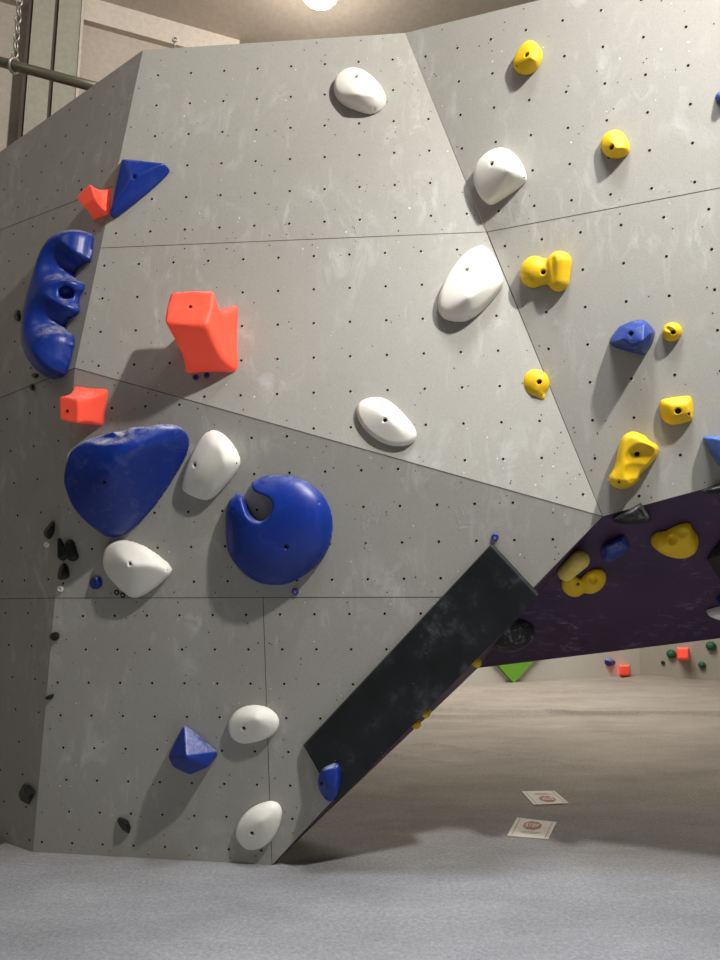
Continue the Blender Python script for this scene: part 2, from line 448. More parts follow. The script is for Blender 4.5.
class Hold:
    """one climbing hold: an implicit body in the wall's own frame (u right, v up, w out)"""
    def __init__(s, P, cx, cy):
        s.P, s.o = P, P.hit(cx, cy); s.cx, s.cy = cx, cy
    def loc(s, px, py, h=0.0):
        w = s.P.hit(px, py, h); u, v = s.P.uv(w, s.o); return (u, v, h)
    def frame(s): 
        m = Matrix((s.P.U, s.P.V, s.P.n)).transposed().to_4x4(); m.translation = s.o; return m
    def build(s, fn, pts, label, mat, group=None, bolts=(), screws=(), smooth=True, name='climbing_hold', res=58, pad=.02, cat='climbing hold', boltr=.011, blabel=None):
        pts = np.array(pts)
        lo_, hi_ = pts.min(0) - pad, pts.max(0) + pad
        lo_[2] = -.012
        h = max(max(hi_ - lo_) / res, .0012)
        ax = [np.arange(lo_[i], hi_[i] + h * 1.5, h) for i in range(3)]
        U, V, W = np.meshgrid(*ax, indexing='ij')
        F = fn(U, V, W)
        F = np.maximum(F, -(W - .0030))
        # sink small bolt holes along the wall normal
        sites = []
        for kind, lst, r in (('bolt', bolts, boltr), ('screw', screws, .0045)):
            for b in lst:
                px, py = b[:2]; rr = b[2] if len(b) > 2 else r
                hh = .03
                for _ in range(6):
                    u, v, _w = s.loc(px, py, hh)
                    iu = int(np.clip((u - lo_[0]) / h, 0, len(ax[0]) - 1)); iv = int(np.clip((v - lo_[1]) / h, 0, len(ax[1]) - 1))
                    col = F[iu, iv]; ins = np.where(col < 0)[0]
                    if not len(ins): break
                    hh = .5 * hh + .5 * ax[2][ins[-1]]
                if len(ins): sites.append((kind, u, v, ax[2][ins[-1]], rr))
        for kind, u, v, w, rr in sites:
            dep = rr * 1.1
            cyl = np.maximum(np.hypot(U - u, V - v) - rr, (w - dep) - W)
            F = np.maximum(F, -cyl)
        vs, fs = nets(F, (ax[0][0], ax[1][0], ax[2][0]), h)
        o = mesh_obj(name, vs, fs.tolist(), mat, None, None, smooth)
        o.matrix_world = s.frame()
        tag(o, label, cat, group)
        for kind, u, v, w, rr in sites:
            bm = bmesh.new(); dep = rr * 1.1
            r2 = rr * .92
            if kind == 'bolt':
                ring_bm(bm, r2 * .74, r2 * .24, Matrix.Translation((u, v, w - dep * .8)), 14, 6)
                g = bmesh.ops.create_cone(bm, cap_ends=True, segments=12, radius1=r2 * .8, radius2=r2 * .8, depth=.003)
                bmesh.ops.translate(bm, verts=g['verts'], vec=(u, v, w - dep))
            else:
                g = bmesh.ops.create_cone(bm, cap_ends=True, segments=10, radius1=r2, radius2=r2 * .8, depth=.003)
                bmesh.ops.translate(bm, verts=g['verts'], vec=(u, v, w - dep * .8))
            bm_obj(kind, bm, M['bolt'], o, True)
        return o

def hull_hold(P, base, tops, label, mat, k=.006, wall=0, hs=1.0, pockets=(), **kw):
    cx = sum(p[0] for p in base) / len(base); cy = sum(p[1] for p in base) / len(base)
    H = Hold(P, cx, cy)
    bp = [H.loc(*p)[:2] for p in base]
    if kw.get('smooth', True): bp = chaikin(bp, 1)
    hm = max(p[2] for p in tops)
    pts = [(u, v, 0) for u, v in bp] + [H.loc(p[0], p[1], p[2] * hs) for p in tops]
    if wall:
        cu, cv = sum(p[0] for p in bp) / len(bp), sum(p[1] for p in bp) / len(bp)
        pts += [(cu + (u - cu) * .955, cv + (v - cv) * .955, hm * hs * wall) for u, v in bp]
    pl = hull_planes(pts)
    pk = [(H.loc(*p[:3]), p[3:6], p[6] if len(p) > 6 else .008) for p in pockets]
    def fn(U, V, W):
        F = None
        for n, d in pl:
            f = U * n.x + V * n.y + W * n.z - d - .28 * k
            F = f if F is None else smax(F, f, k)
        for c_, r, kk in pk:
            e = (np.sqrt(((U - c_[0]) / r[0]) ** 2 + ((V - c_[1]) / r[1]) ** 2 + ((W - c_[2]) / r[2]) ** 2) - 1) * min(r)
            F = smax(F, -e, kk)
        return F
    return H.build(fn, pts, label, mat, **kw)

def dome_hold(P, outline, height, R, label, mat, caps=(), pockets=(), n=2, power=2.0, notch=None, nk=.014, ck=.006, **kw):
    """rounded body over any outline; caps are (px,py,h) triples giving sloping top planes"""
    cx = sum(p[0] for p in outline) / len(outline); cy = sum(p[1] for p in outline) / len(outline)
    H = Hold(P, cx, cy)
    poly = chaikin([H.loc(*p)[:2] for p in outline], n)
    npoly = chaikin([H.loc(*p)[:2] for p in notch], 1) if notch else None
    pts = [(u, v, 0) for u, v in poly] + [(0, 0, height)]
    cp = []
    for tri in caps:
        a, b, c_ = (Vector(H.loc(*p)) for p in tri)
        nn = (b - a).cross(c_ - a).normalized()
        if nn.z < 0: nn = -nn
        cp.append((nn, nn.dot(a)))
    pk = [(H.loc(*p[:3]), p[3:6], p[6] if len(p) > 6 else .008) for p in pockets]
    def fn(U, V, W):
        d = poly_sd(poly, U[:, :, 0], V[:, :, 0])[:, :, None]
        q = np.clip(-d / R, 0, 1)
        hh = height * (1 - (1 - q) ** power) ** (1 / power)
        F = np.where(d > 0, np.hypot(np.maximum(d, 0), np.maximum(W, 0)) + .0005, np.maximum(d, (W - hh) * .7))
        for nn, dd in cp: F = smax(F, U * nn.x + V * nn.y + W * nn.z - dd, ck)
        if npoly: F = smax(F, -(poly_sd(npoly, U[:, :, 0], V[:, :, 0])[:, :, None] + W * .04), nk)
        for c_, r, kk in pk:
            e = (np.sqrt(((U - c_[0]) / r[0]) ** 2 + ((V - c_[1]) / r[1]) ** 2 + ((W - c_[2]) / r[2]) ** 2) - 1) * min(r)
            F = smax(F, -e, kk)
        return F
    return H.build(fn, pts, label, mat, **kw)

def blob_hold(P, cx, cy, parts, label, mat, k=.01, cuts=(), **kw):
    """parts: ('e', px,py,h, ru,rv,rw, angle) ellipsoids or ('c', (px,py,h,r),(px,py,h,r)) tapered capsules"""
    H = Hold(P, cx, cy); prims = []; pts = []
    def prep(lst, rec):
        out = []
        for p in lst:
            if p[0] == 'e':
                c_ = H.loc(*p[1:4]); r = p[4:7]; a = p[7] if len(p) > 7 else 0
                out.append(('e', c_, r, a))
                if rec:
                    m_ = max(r[:2]); pts.extend([(c_[0] - m_, c_[1] - m_, 0), (c_[0] + m_, c_[1] + m_, c_[2] + r[2])])
            else:
                a, b = H.loc(*p[1][:3]), H.loc(*p[2][:3]); out.append(('c', a, b, p[1][3], p[2][3]))
                if rec:
                    for q, r in ((a, p[1][3]), (b, p[2][3])): pts.extend([(q[0] - r, q[1] - r, 0), (q[0] + r, q[1] + r, q[2] + r)])
        return out
    prims = prep(parts, True); neg = prep(cuts, False)
    def ev(p, U, V, W):
        if p[0] == 'e':
            _, c_, r, a = p; x, y = U - c_[0], V - c_[1]; ca, sa = math.cos(a), math.sin(a)
            x, y = x * ca + y * sa, -x * sa + y * ca
            return (np.sqrt((x / r[0]) ** 2 + (y / r[1]) ** 2 + ((W - c_[2]) / r[2]) ** 2) - 1) * min(r)
        _, a, b, ra, rb = p
        ax = [b[i] - a[i] for i in range(3)]; L = sum(x * x for x in ax) + 1e-12
        t_ = np.clip(((U - a[0]) * ax[0] + (V - a[1]) * ax[1] + (W - a[2]) * ax[2]) / L, 0, 1)
        return np.sqrt((U - a[0] - t_ * ax[0]) ** 2 + (V - a[1] - t_ * ax[1]) ** 2 + (W - a[2] - t_ * ax[2]) ** 2) - (ra + (rb - ra) * t_)
    def fn(U, V, W):
        F = None
        for p in prims:
            f = ev(p, U, V, W); F = f if F is None else smin(F, f, k)
        for p in neg: F = smax(F, -ev(p, U, V, W), .006)
        return F
    return H.build(fn, pts, label, mat, **kw)

def loft_hold(P, rings, label, mat, bolts=(), group=None, bev=.012):
    """stack of quads rising off the wall with pinched sides (rings run from the wall outward)"""
    H = Hold(P, sum(p[0] for p in rings[0]) / 4, sum(p[1] for p in rings[0]) / 4)
    nr = len(rings); R_ = [[Vector(H.loc(*p)) for p in ring] for ring in rings]
    bc = sum(R_[0], Vector()) / 4; R_[0] = [bc + (p - bc) * 1.10 + Vector((0, 0, .0025)) for p in R_[0]]
    # resample: each side gets a mid point pulled inward on the wall ring
    bm = bmesh.new(); vr = []
    for k, ring in enumerate(R_):
        c_ = sum(ring, Vector()) / 4; row = []
        for i in range(4):
            a, b = ring[i], ring[(i + 1) % 4]
            pull = .13 * (1 - k / (nr - 1))
            row.append(bm.verts.new(a)); m_ = (a + b) / 2
            row.append(bm.verts.new(m_ + (c_ - m_) * pull))
        vr.append(row)
    cr = bm.edges.layers.float.new('crease_edge')
    n = 8
    for k in range(nr - 1):
        for i in range(n):
            bm.faces.new((vr[k][i], vr[k][(i + 1) % n], vr[k + 1][(i + 1) % n], vr[k + 1][i]))
    bm.faces.new(vr[-1])
    bmesh.ops.recalc_face_normals(bm, faces=bm.faces)
    for e in bm.edges:
        both = [any(v in row for v in e.verts) for row in vr]
        if all(v in vr[-1] for v in e.verts): e[cr] = .62
        if all(v in vr[0] for v in e.verts): e[cr] = .12
        for k in range(nr - 1):
            for i in range(0, n, 2):
                if set(e.verts) == {vr[k][i], vr[k + 1][i]}: e[cr] = .30
    o = bm_obj('climbing_hold', bm, mat, None, True)
    o.matrix_world = H.frame()
    sub = o.modifiers.new('smooth', 'SUBSURF'); sub.levels = 3; sub.render_levels = 3
    tag(o, label, 'climbing hold', group)
    fr = R_[-1]; nrm = (fr[1] - fr[0]).cross(fr[2] - fr[0]).normalized()
    if nrm.z < 0: nrm = -nrm
    for px, py in bolts:
        # where the sight line meets the front face
        Mi = H.frame().inverted(); e0 = Mi @ EYE; d = (Mi.to_3x3() @ ray(px, py))
        t_ = (fr[0] - e0).dot(nrm) / d.dot(nrm); q = e0 + d * t_ + nrm * .004
        b = bmesh.new(); rot = nrm.to_track_quat('Z', 'Y').to_matrix().to_4x4()
        g = bmesh.ops.create_cone(b, cap_ends=True, segments=14, radius1=.0085, radius2=.0085, depth=.004)
        bmesh.ops.transform(b, matrix=Matrix.Translation(q) @ rot, verts=g['verts'])
        bm_obj('bolt', b, M['bolt'], o)
    return o

# ------------------------------------------------------------------ black wedge volume lying along the wall's right edge
vb = [(492, 543), (531, 586), (336, 797), (303, 745)]
vt = [(493, 543, .030), (540, 594, .105), (336, 803, .105), (304, 746, .030), (529, 578, .10)]
hv_ = Hold(P3, 415, 670)
vp = [hv_.loc(*p)[:2] + (.0025,) for p in vb] + [hv_.loc(*p) for p in vt[:4]]
bm = bmesh.new()
order = vp
VV = [bm.verts.new(p) for p in order]
for q in ((0, 1, 2, 3), (4, 7, 6, 5), (0, 4, 5, 1), (1, 5, 6, 2), (2, 6, 7, 3), (3, 7, 4, 0)): bm.faces.new([VV[i] for i in q])
bmesh.ops.recalc_face_normals(bm, faces=bm.faces)
top_e = [e for e in bm.edges if set(e.verts) == {VV[4], VV[5]}]
bmesh.ops.bevel(bm, geom=top_e, offset=.045, segments=6, profile=.5, affect='EDGES', clamp_overlap=True)
oth = [e for e in bm.edges if e.calc_length() > .25]
bmesh.ops.bevel(bm, geom=oth, offset=.005, segments=2, profile=.5, affect='EDGES', clamp_overlap=True)
vol = bm_obj('climbing_volume', bm, M['blackvol'])
vol.matrix_world = hv_.frame()
tag(vol, 'long black chalk-smeared wedge volume along the slanting edge of the grey wall', 'climbing volume')
PVt = Plane(hv_.frame() @ Vector(vp[4]), hv_.frame() @ Vector(vp[5]), hv_.frame() @ Vector(vp[6]))

# ------------------------------------------------------------------ white holds
GW = 'cream white holds on the grey wall'
hull_hold(P1, [(333, 88), (335, 80), (343, 73), (355, 70), (368, 75), (380, 86), (387, 98), (386, 106), (378, 114), (368, 116), (357, 113), (343, 107), (335, 98)],
    [(345, 77, .055), (357, 94, .095), (374, 94, .085), (354, 71, .05), (378, 90, .05)], 'white rounded hold nearest the top edge of the wall', M['white'], .022, wall=.42, hs=1.2, group=GW, bolts=[(356, 77)], screws=[(374, 110)])
hull_hold(P2, [(474, 180), (478, 165), (489, 154), (504, 149), (516, 154), (524, 165), (528, 177), (527, 183), (513, 194), (493, 207), (484, 203), (477, 193)],
    [(509, 170, .12), (490, 162, .085), (486, 184, .07), (507, 152, .07)], 'white rounded hold just right of the long slanting panel edge, above the panel seam', M['white'], .022, wall=.42, hs=1.2, group=GW, bolts=[(492, 164)], screws=[(524, 177)])
hull_hold(P1, [(478, 248), (487, 250), (496, 261), (503, 278), (504, 287), (500, 293), (486, 309), (469, 322), (453, 323), (440, 318), (437, 307), (439, 293), (449, 273), (464, 255)],
    [(466, 268, .09), (470, 297, .13), (488, 282, .10), (450, 302, .08), (477, 252, .05)], 'largest white hold, a tall egg shape just under the horizontal seam', M['white'], .022, wall=.42, hs=1.2, group=GW, bolts=[(467, 270)], screws=[(503, 290), (442, 311), (470, 316)])
hull_hold(P1, [(355, 410), (360, 401), (373, 397), (387, 399), (403, 412), (415, 427), (418, 437), (412, 445), (400, 448), (383, 445), (368, 435), (358, 422)],
    [(372, 410, .06), (387, 418, .075), (402, 431, .06), (366, 404, .04), (410, 437, .035)], 'white almond-shaped hold crossing the slanting panel line in the middle of the wall', M['white'], .022, wall=.42, hs=1.2, group=GW, bolts=[(385, 420, .012)])
hull_hold(P3, [(182, 488), (184, 474), (191, 455), (204, 433), (215, 428), (229, 436), (241, 454), (242, 466), (228, 485), (211, 501), (200, 500), (184, 492)],
    [(197, 462, .07), (222, 448, .075), (226, 464, .08), (206, 482, .07), (208, 436, .05)], 'white four-cornered hold between the big blue boulder hold and the notched blue ball', M['white'], .022, wall=.42, hs=1.2, group=GW, bolts=[(195, 465)], screws=[(209, 431), (237, 463), (206, 498), (184, 487)])
hull_hold(P3, [(104, 557), (108, 544), (117, 539), (132, 540), (149, 547), (167, 560), (174, 569), (171, 575), (158, 587), (140, 598), (132, 597), (117, 584), (107, 572)],
    [(118, 553, .075), (130, 566, .10), (152, 566, .08), (134, 581, .07)], 'white three-cornered hold directly below the big blue boulder hold', M['white'], .022, wall=.42, hs=1.2, group=GW, bolts=[(130, 564)], screws=[(110, 543), (167, 570)])
hull_hold(P3, [(228, 721), (239, 707), (260, 703), (276, 711), (281, 723), (274, 735), (255, 742), (241, 743), (230, 735)],
    [(241, 720, .055), (257, 722, .075), (270, 724, .05), (258, 711, .05)], 'white oval hold low on the wall, right of the small blue pyramid', M['white'], .022, wall=.42, hs=1.2, group=GW, bolts=[(244, 728)])
hull_hold(P3, [(234, 830), (248, 808), (270, 799), (281, 803), (283, 817), (274, 839), (258, 849), (244, 847)],
    [(250, 825, .055), (262, 822, .075), (270, 811, .05)], 'lowest white hold, just above the floor by the purple corner', M['white'], .022, wall=.42, hs=1.2, group=GW, bolts=[(252, 833)])
dome_hold(PQ, [(704, 610), (712, 607), (725, 604), (745, 606), (748, 614), (722, 616), (711, 613)], .05, .02, 'thin white sliver hold cut off by the right edge, on the purple overhang', M['white'])

# ------------------------------------------------------------------ yellow holds
GY = 'yellow holds on the right of the grey wall'
hull_hold(P2, [(513, 67), (516, 57), (521, 49), (529, 42), (536, 43), (543, 52), (543, 61), (535, 73), (527, 76), (518, 74)],
    [(529, 46, .045), (531, 57, .07), (521, 63, .04), (536, 61, .055)], 'topmost yellow hold, an upright oval near the top edge', M['yellow'], .012, wall=.4, hs=1.25, group=GY, bolts=[(527, 55, .013)], screws=[(517, 66)])
hull_hold(P2, [(600, 147), (603, 138), (610, 132), (619, 131), (626, 136), (631, 149), (628, 156), (617, 160), (606, 157)],
    [(611, 138, .05), (617, 148, .065), (625, 147, .05)], 'round yellow knob alone on the right, above the horizontal seam', M['yellow'], .012, wall=.4, hs=1.25, group=GY, bolts=[(612, 147, .012)])
blob_hold(P2, 545, 273, [('e', 534, 272, .015, .076, .084, .066, 0), ('c', (559, 264, .022, .066), (559, 281, .018, .054)), ('e', 546, 272, .01, .06, .068, .05, 0)],
    'yellow two-lobed hold right of the largest white hold', M['yellow'], .016, cuts=[('c', (549, 250, .105, .032), (552, 288, .09, .026))], group=GY, bolts=[(543, 272, .013)], screws=[(558, 284)])
blob_hold(P2, 672, 332, [('e', 672, 332, .010, .046, .046, .045, 0)], 'smallest yellow knob, beside the faceted blue hold', M['yellow'], .01,
    cuts=[('c', (661, 325, .05, .010), (671, 330, .05, .009))], group=GY, bolts=[(673, 332, .012)])
blob_hold(P2, 536, 386, [('e', 535, 384, .012, .076, .078, .056, 0), ('c', (537, 390, .03, .03), (542, 397, .02, .017))], 'yellow teardrop knob on the slanting panel edge', M['yellow'], .012, group=GY, bolts=[(539, 382, .013)], screws=[(541, 395)])
hull_hold(P2, [(659, 405), (661, 400), (667, 399), (679, 399), (688, 395), (693, 399), (694, 419), (690, 422), (672, 426), (661, 419)],
    [(666, 404, .045), (680, 406, .055), (689, 401, .045), (689, 415, .045), (672, 418, .045)], 'yellow squarish hold with a big bolt ring, between small knob and blue edge hold', M['yellow'], .011, wall=.4, hs=1.2, group=GY, bolts=[(678, 411, .015)], screws=[(689, 414, .007)])
dome_hold(P2, Z(600, 300, 4.8, [(36, 855), (75, 800), (85, 720), (108, 650), (160, 626), (212, 645), (245, 680), (287, 700), (282, 750), (235, 800), (200, 830), (185, 882), (110, 914), (58, 897)]),
    .105, .045, 'large yellow curved hold with a scooped face and raised rim, above the purple overhang', M['yellow'], n=3,
    pockets=[(645, 458, .125, .100, .082, .060, .003), (640, 472, .120, .075, .085, .060, .003), (637, 484, .11, .05, .06, .05, .003)], group=GY, bolts=[(637, 454, .013)], screws=[(619, 482, .007)])
GP = 'yellow holds on the purple overhang'
dome_hold(PQ, Z(550, 480, 4.235, [(415, 250), (448, 214), (492, 212), (530, 186), (592, 172), (602, 200), (630, 235), (622, 282), (560, 310), (490, 302), (440, 278)]),
    .075, .055, 'yellow hold with three dimples on the purple overhang', M['yellow'], n=2,
    pockets=[(684, 535, .085, .040, .045, .055, .004), (673, 543, .08, .022, .026, .045, .004), (658, 538, .065, .017, .02, .04, .004), (665, 527, .09, .018, .07, .05, .006)], group=GP)
blob_hold(PQ, 572, 568, [('c', (566, 573, .06, .045), (580, 560, .07, .050)), ('c', (569, 572, .0, .025), (573, 568, .04, .03))], 'upper pale yellow oval hold on the purple corner edge, catching the light', M['yellowpale'], .01, group=GP)
blob_hold(PQ, 583, 583, [('e', 573, 586, .012, .062, .092, .04, .3), ('e', 593, 581, .012, .066, .105, .046, -.25), ('e', 583, 586, .008, .05, .05, .03, 0)], 'lower yellow two-lobed hold on the purple overhang, tucked under the pale oval', M['yellow'], .006,
    cuts=[('e', 593, 581, .055, .026, .03, .03, 0)], group=GP, bolts=[(578, 585, .011)])
blob_hold(PT, 416, 724, [('e', 416, 724, .01, .03, .03, .03, 0)], 'tiny yellow hold on the purple strip under the black wedge, lower of the pair', M['yellow'], .006, res=36)
blob_hold(PT, 427, 712, [('e', 426, 713, .01, .032, .025, .028, .6)], 'tiny yellow hold on the purple strip under the black wedge, upper of the pair', M['yellow'], .006, res=36,
    cuts=[('e', 426, 713, .045, .012, .01, .02, 0)])
blob_hold(PT, 476, 662, [('e', 476, 662, .012, .032, .03, .035, 0)], 'tiny yellow knob at the low tip of the purple overhang, below the black round hold', M['yellow'], .006, res=36)

# ------------------------------------------------------------------ blue holds
GB = 'blue holds on the grey wall'
hull_hold(P1, [(121, 160), (126, 159), (163, 164), (171, 170), (171, 175), (152, 192), (120, 217), (113, 219), (110, 214), (112, 205), (120, 182)],
    [(122, 159, .07), (164, 163, .06), (110, 214, .06), (133, 177, .10), (128, 163, .085), (112, 218, .03)], 'blue three-cornered hold at the upper left corner edge of the wall', M['blue'], .010, group=GB, bolts=[(134, 177, .012)], screws=[(113, 213), (168, 169)])
# pocketed blue crescent on the left facet
zc = lambda l: Z(10, 220, 5.333, l)
dome_hold(P4, zc([(300, 72, .05), (360, 50, .05), (415, 58, .04), (438, 95, .02), (444, 170, 0), (436, 228, 0), (395, 246, 0), (362, 262, 0), (348, 305, 0), (372, 328, 0), (408, 344, 0), (400, 380, 0), (378, 408, 0), (372, 450, 0), (382, 486, 0), (366, 512, 0), (325, 530, 0), (296, 565, 0), (312, 596, 0), (346, 610, 0), (352, 655, 0), (338, 715, 0), (305, 780, .02), (255, 822, .05), (195, 836, .07), (130, 815, .08), (92, 760, .08), (74, 680, .08), (76, 560, .085), (98, 440, .09), (130, 330, .09), (180, 200, .08), (235, 120, .07)]),
    .175, .15, 'large glossy blue crescent hold with finger pockets on the shaded left facet', M['blue'], n=1, ck=.05, power=2.0,
    caps=[((46, 270, .19), (40, 340, .18), (84, 300, .105))],
    pockets=[(66, 293, .16, .055, .050, .04, .004), (66, 293, .13, .055, .048, .04, .004), (66, 293, .10, .055, .046, .04, .004), (66, 293, .07, .05, .042, .04, .004), (80, 266, .08, .085, .050, .08, .016), (70, 324, .07, .085, .042, .08, .016)], group=GB, res=96)
# the big boulder-like hold
hull_hold(P3, [(92, 498), (90, 470), (97, 452), (120, 438), (167, 426), (183, 429), (191, 440), (189, 455), (178, 476), (161, 502), (141, 525), (120, 539), (105, 539), (95, 527)],
    [(61, 483, .20), (66, 454, .22), (78, 441, .22), (112, 429, .22), (150, 423, .18), (171, 422, .12), (187, 432, .07), (99, 532, .12), (74, 512, .19), (105, 478, .29), (135, 450, .27), (108, 440, .27), (122, 536, .05)],
    'biggest blue hold, a boulder shape with chalky scoops along its top', M['bluerub'], .035, group=GB, bolts=[(105, 482, .010)], screws=[(147, 502), (181, 450), (170, 423)],
    pockets=[(100, 436, .285, .15, .042, .08, .012), (118, 430, .235, .045, .03, .07, .006), (146, 423, .19, .055, .03, .05, .008)], res=92)
# notched ball
dome_hold(P3, Z(220, 465, 6, [(35, 330), (42, 250), (62, 200), (98, 172), (150, 130), (205, 88), (270, 62), (350, 54), (440, 64), (520, 90), (600, 150), (656, 230), (682, 320), (676, 440), (640, 540), (560, 630), (460, 692), (380, 722), (260, 716), (170, 672), (90, 590), (42, 500)]),
    .135, .26, 'large blue ball hold with a hooked notch in its upper left', M['blueplain'], n=2, group=GB, bolts=[(286, 547, .011)], screws=[(319, 503), (263, 484), (234, 510), (252, 569)], res=96, power=2.0,
    notch=Z(220, 465, 6, [(105, 165, .02), (132, 198, .05), (152, 250, .06), (166, 296, .08), (190, 335, .10), (240, 350, .11), (296, 320, .12), (322, 265, .12), (312, 210, .11), (272, 180, .09), (234, 168, .07), (200, 146, .05), (188, 105, .02), (150, 40, 0), (60, 100, 0)]))
hull_hold(P3, [(185, 724), (201, 737), (217, 750), (218, 757), (203, 766), (187, 767), (175, 759), (175, 740)],
    [(186, 757, .18), (184, 725, .07), (216, 753, .07), (208, 767, .10), (190, 775, .11), (173, 767, .10), (168, 757, .09)], 'small blue pyramid hold low on the wall, left of the white oval hold', M['blue'], .007, group=GB)
hull_hold(P2, Z(600, 300, 4.8, [(42, 205), (55, 172), (90, 128), (150, 100), (210, 95), (240, 117), (268, 155), (250, 215), (215, 268), (140, 250), (70, 228)]),
    Z(600, 300, 4.8, [(150, 140, .10), (212, 118, .10), (205, 195, .13), (110, 185, .10), (150, 225, .11), (240, 160, .09), (70, 200, .06), (200, 240, .09)]),
    'faceted rock-like blue hold scuffed with chalk, on the right of the wall', M['bluechalk'], .003, hs=1.25, smooth=False, group=GB, bolts=[(631, 334, .012)], res=70)
hull_hold(P2, Z(600, 300, 4.8, [(487, 668), (500, 652), (560, 650), (640, 660), (700, 700), (690, 790), (620, 830), (570, 800), (530, 740)]),
    Z(600, 300, 4.8, [(505, 662, .05), (560, 665, .10), (640, 690, .12), (580, 770, .10), (525, 705, .07)]),
    'blue hold with pale scuffs cut off by the right edge, above the overhang', M['blueworn'], .005, group=GB)
hull_hold(P2, [(714, 98), (718, 91), (728, 90), (734, 98), (728, 108), (718, 105)], [(722, 97, .05), (727, 99, .05)], 'small dark blue knob at the right edge near the top', M['blue'], .006, group=GB)
hull_hold(PVt, Z(265, 720, 4.8, [(245, 290), (265, 240), (310, 207), (350, 200), (367, 240), (364, 330), (340, 383), (300, 406), (270, 372), (250, 330)]),
    Z(265, 720, 4.8, [(290, 240, .045), (345, 225, .045), (330, 330, .06), (285, 310, .05), (350, 290, .045)]), 'blue oval hold screwed to the low end of the black wedge', M['blue'], .010, group=GB, bolts=[(322, 784, .012)], screws=[(335, 767), (326, 798)])
hull_hold(P3, Z(0, 500, 4.8, [(423, 405), (436, 371), (465, 357), (490, 370), (497, 405), (475, 430), (440, 432)]), Z(0, 500, 4.8, [(460, 380, .04), (470, 405, .035)]), 'tiny blue knob beside the white three-cornered hold, left of the black ring washers', M['blue'], .006, group=GB, res=40)
hull_hold(PQ, Z(550, 480, 4.235, [(208, 292), (230, 268), (270, 248), (325, 245), (343, 285), (320, 315), (280, 330), (250, 353), (217, 343)]),
    Z(550, 480, 4.235, [(240, 285, .05), (300, 260, .05), (310, 295, .045), (245, 325, .05), (275, 300, .06)]), 'chalked blue hold on the purple overhang under its top edge', M['bluechalk'], .004, res=44, smooth=False)
dome_hold(PQ, [(715, 598), (720, 594), (735, 592), (740, 600), (728, 603), (718, 602)], .05, .02, 'dark blue hold cut off by the right edge, above the white sliver', M['blue'], res=40)

# ------------------------------------------------------------------ red holds
GR = 'neon red pinched block holds'
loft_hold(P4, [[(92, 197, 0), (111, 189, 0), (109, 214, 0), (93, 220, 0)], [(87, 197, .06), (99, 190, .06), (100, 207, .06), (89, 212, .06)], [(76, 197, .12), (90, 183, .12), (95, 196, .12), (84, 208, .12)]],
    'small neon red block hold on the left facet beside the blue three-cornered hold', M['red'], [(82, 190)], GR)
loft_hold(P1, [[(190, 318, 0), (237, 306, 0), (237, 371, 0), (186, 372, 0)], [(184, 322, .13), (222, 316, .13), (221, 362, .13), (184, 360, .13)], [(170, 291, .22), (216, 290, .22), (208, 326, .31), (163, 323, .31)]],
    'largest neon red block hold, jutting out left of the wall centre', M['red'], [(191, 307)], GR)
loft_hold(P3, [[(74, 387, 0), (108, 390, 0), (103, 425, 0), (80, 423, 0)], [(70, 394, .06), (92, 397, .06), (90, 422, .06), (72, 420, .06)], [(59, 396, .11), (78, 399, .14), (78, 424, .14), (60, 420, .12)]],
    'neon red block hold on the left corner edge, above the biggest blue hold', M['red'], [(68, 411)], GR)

# ------------------------------------------------------------------ black holds
GK = 'small black footholds'
def kfoot(P, pts, tops, label, **kw): hull_hold(P, pts, tops, label, M['black'], .005, group=GK, res=40, **kw)
zb = lambda l: Z(0, 500, 4.8, l)
kfoot(P3, zb([(203, 155), (225, 122), (255, 90), (270, 110), (262, 165), (240, 196), (215, 180)]), zb([(240, 130, .04), (225, 160, .045), (250, 150, .03)]), 'pointed black foothold on the left corner edge, topmost of the black cluster', bolts=[(49, 531, .006)])
blob_hold(P3, 66, 550, [('c', (59.5, 540, .008, .012), (63, 555, .012, .032)), ('c', (70, 544, .012, .026), (73, 556, .012, .032)), ('e', 67, 552, .012, .03, .04, .03, 0)], 'double-lobed black foothold in the middle of the black cluster', M['black'], .006, group=GK, res=44, bolts=[(63, 554, .006)])
kfoot(P3, zb([(290, 300), (325, 300), (340, 362), (320, 385), (280, 388), (270, 365)]), zb([(305, 320, .03), (315, 360, .045), (290, 365, .045)]), 'black wedge foothold at the bottom of the black cluster', bolts=[(65, 568, .006)])
kfoot(P3, zb([(232, 657), (245, 637), (275, 629), (290, 650), (280, 675), (250, 681)]), zb([(255, 650, .035), (272, 655, .035)]), 'round black foothold at the left corner, just under the horizontal seam', bolts=[(54, 637, .006)])
kfoot(P3, Z(0, 670, 3.27, [(142, 92), (160, 81), (178, 76), (176, 92), (157, 101)]), Z(0, 670, 3.27, [(160, 86, .03), (168, 85, .03)]), 'thin black foothold chip on the left corner edge, the flattest of them')
kfoot(P5, Z(0, 670, 3.27, [(58, 405), (76, 372), (100, 376), (107, 420), (95, 443), (67, 430)]), Z(0, 670, 3.27, [(78, 385, .04), (92, 410, .05), (70, 410, .03)]), 'jagged black foothold low on the shaded left facet', smooth=False)
kfoot(P3, Z(0, 670, 3.27, [(379, 490), (390, 479), (420, 490), (430, 515), (424, 538), (400, 526), (386, 510)]), Z(0, 670, 3.27, [(395, 490, .03), (412, 505, .045), (418, 525, .03)]), 'jagged black foothold near the floor in the middle of the lower panel', smooth=False)
zl = lambda l: Z(10, 220, 5.333, l)
kfoot(P4, zl([(14, 520), (27, 482), (45, 472), (60, 500), (58, 532), (35, 544)]), zl([(32, 500, .03), (42, 520, .03)]), 'black foothold left of the blue crescent hold')
kfoot(P4, zl([(105, 818), (150, 812), (156, 838), (122, 848)]), zl([(128, 826, .02), (136, 832, .02)]), 'black foothold half hidden under the bottom of the blue crescent')
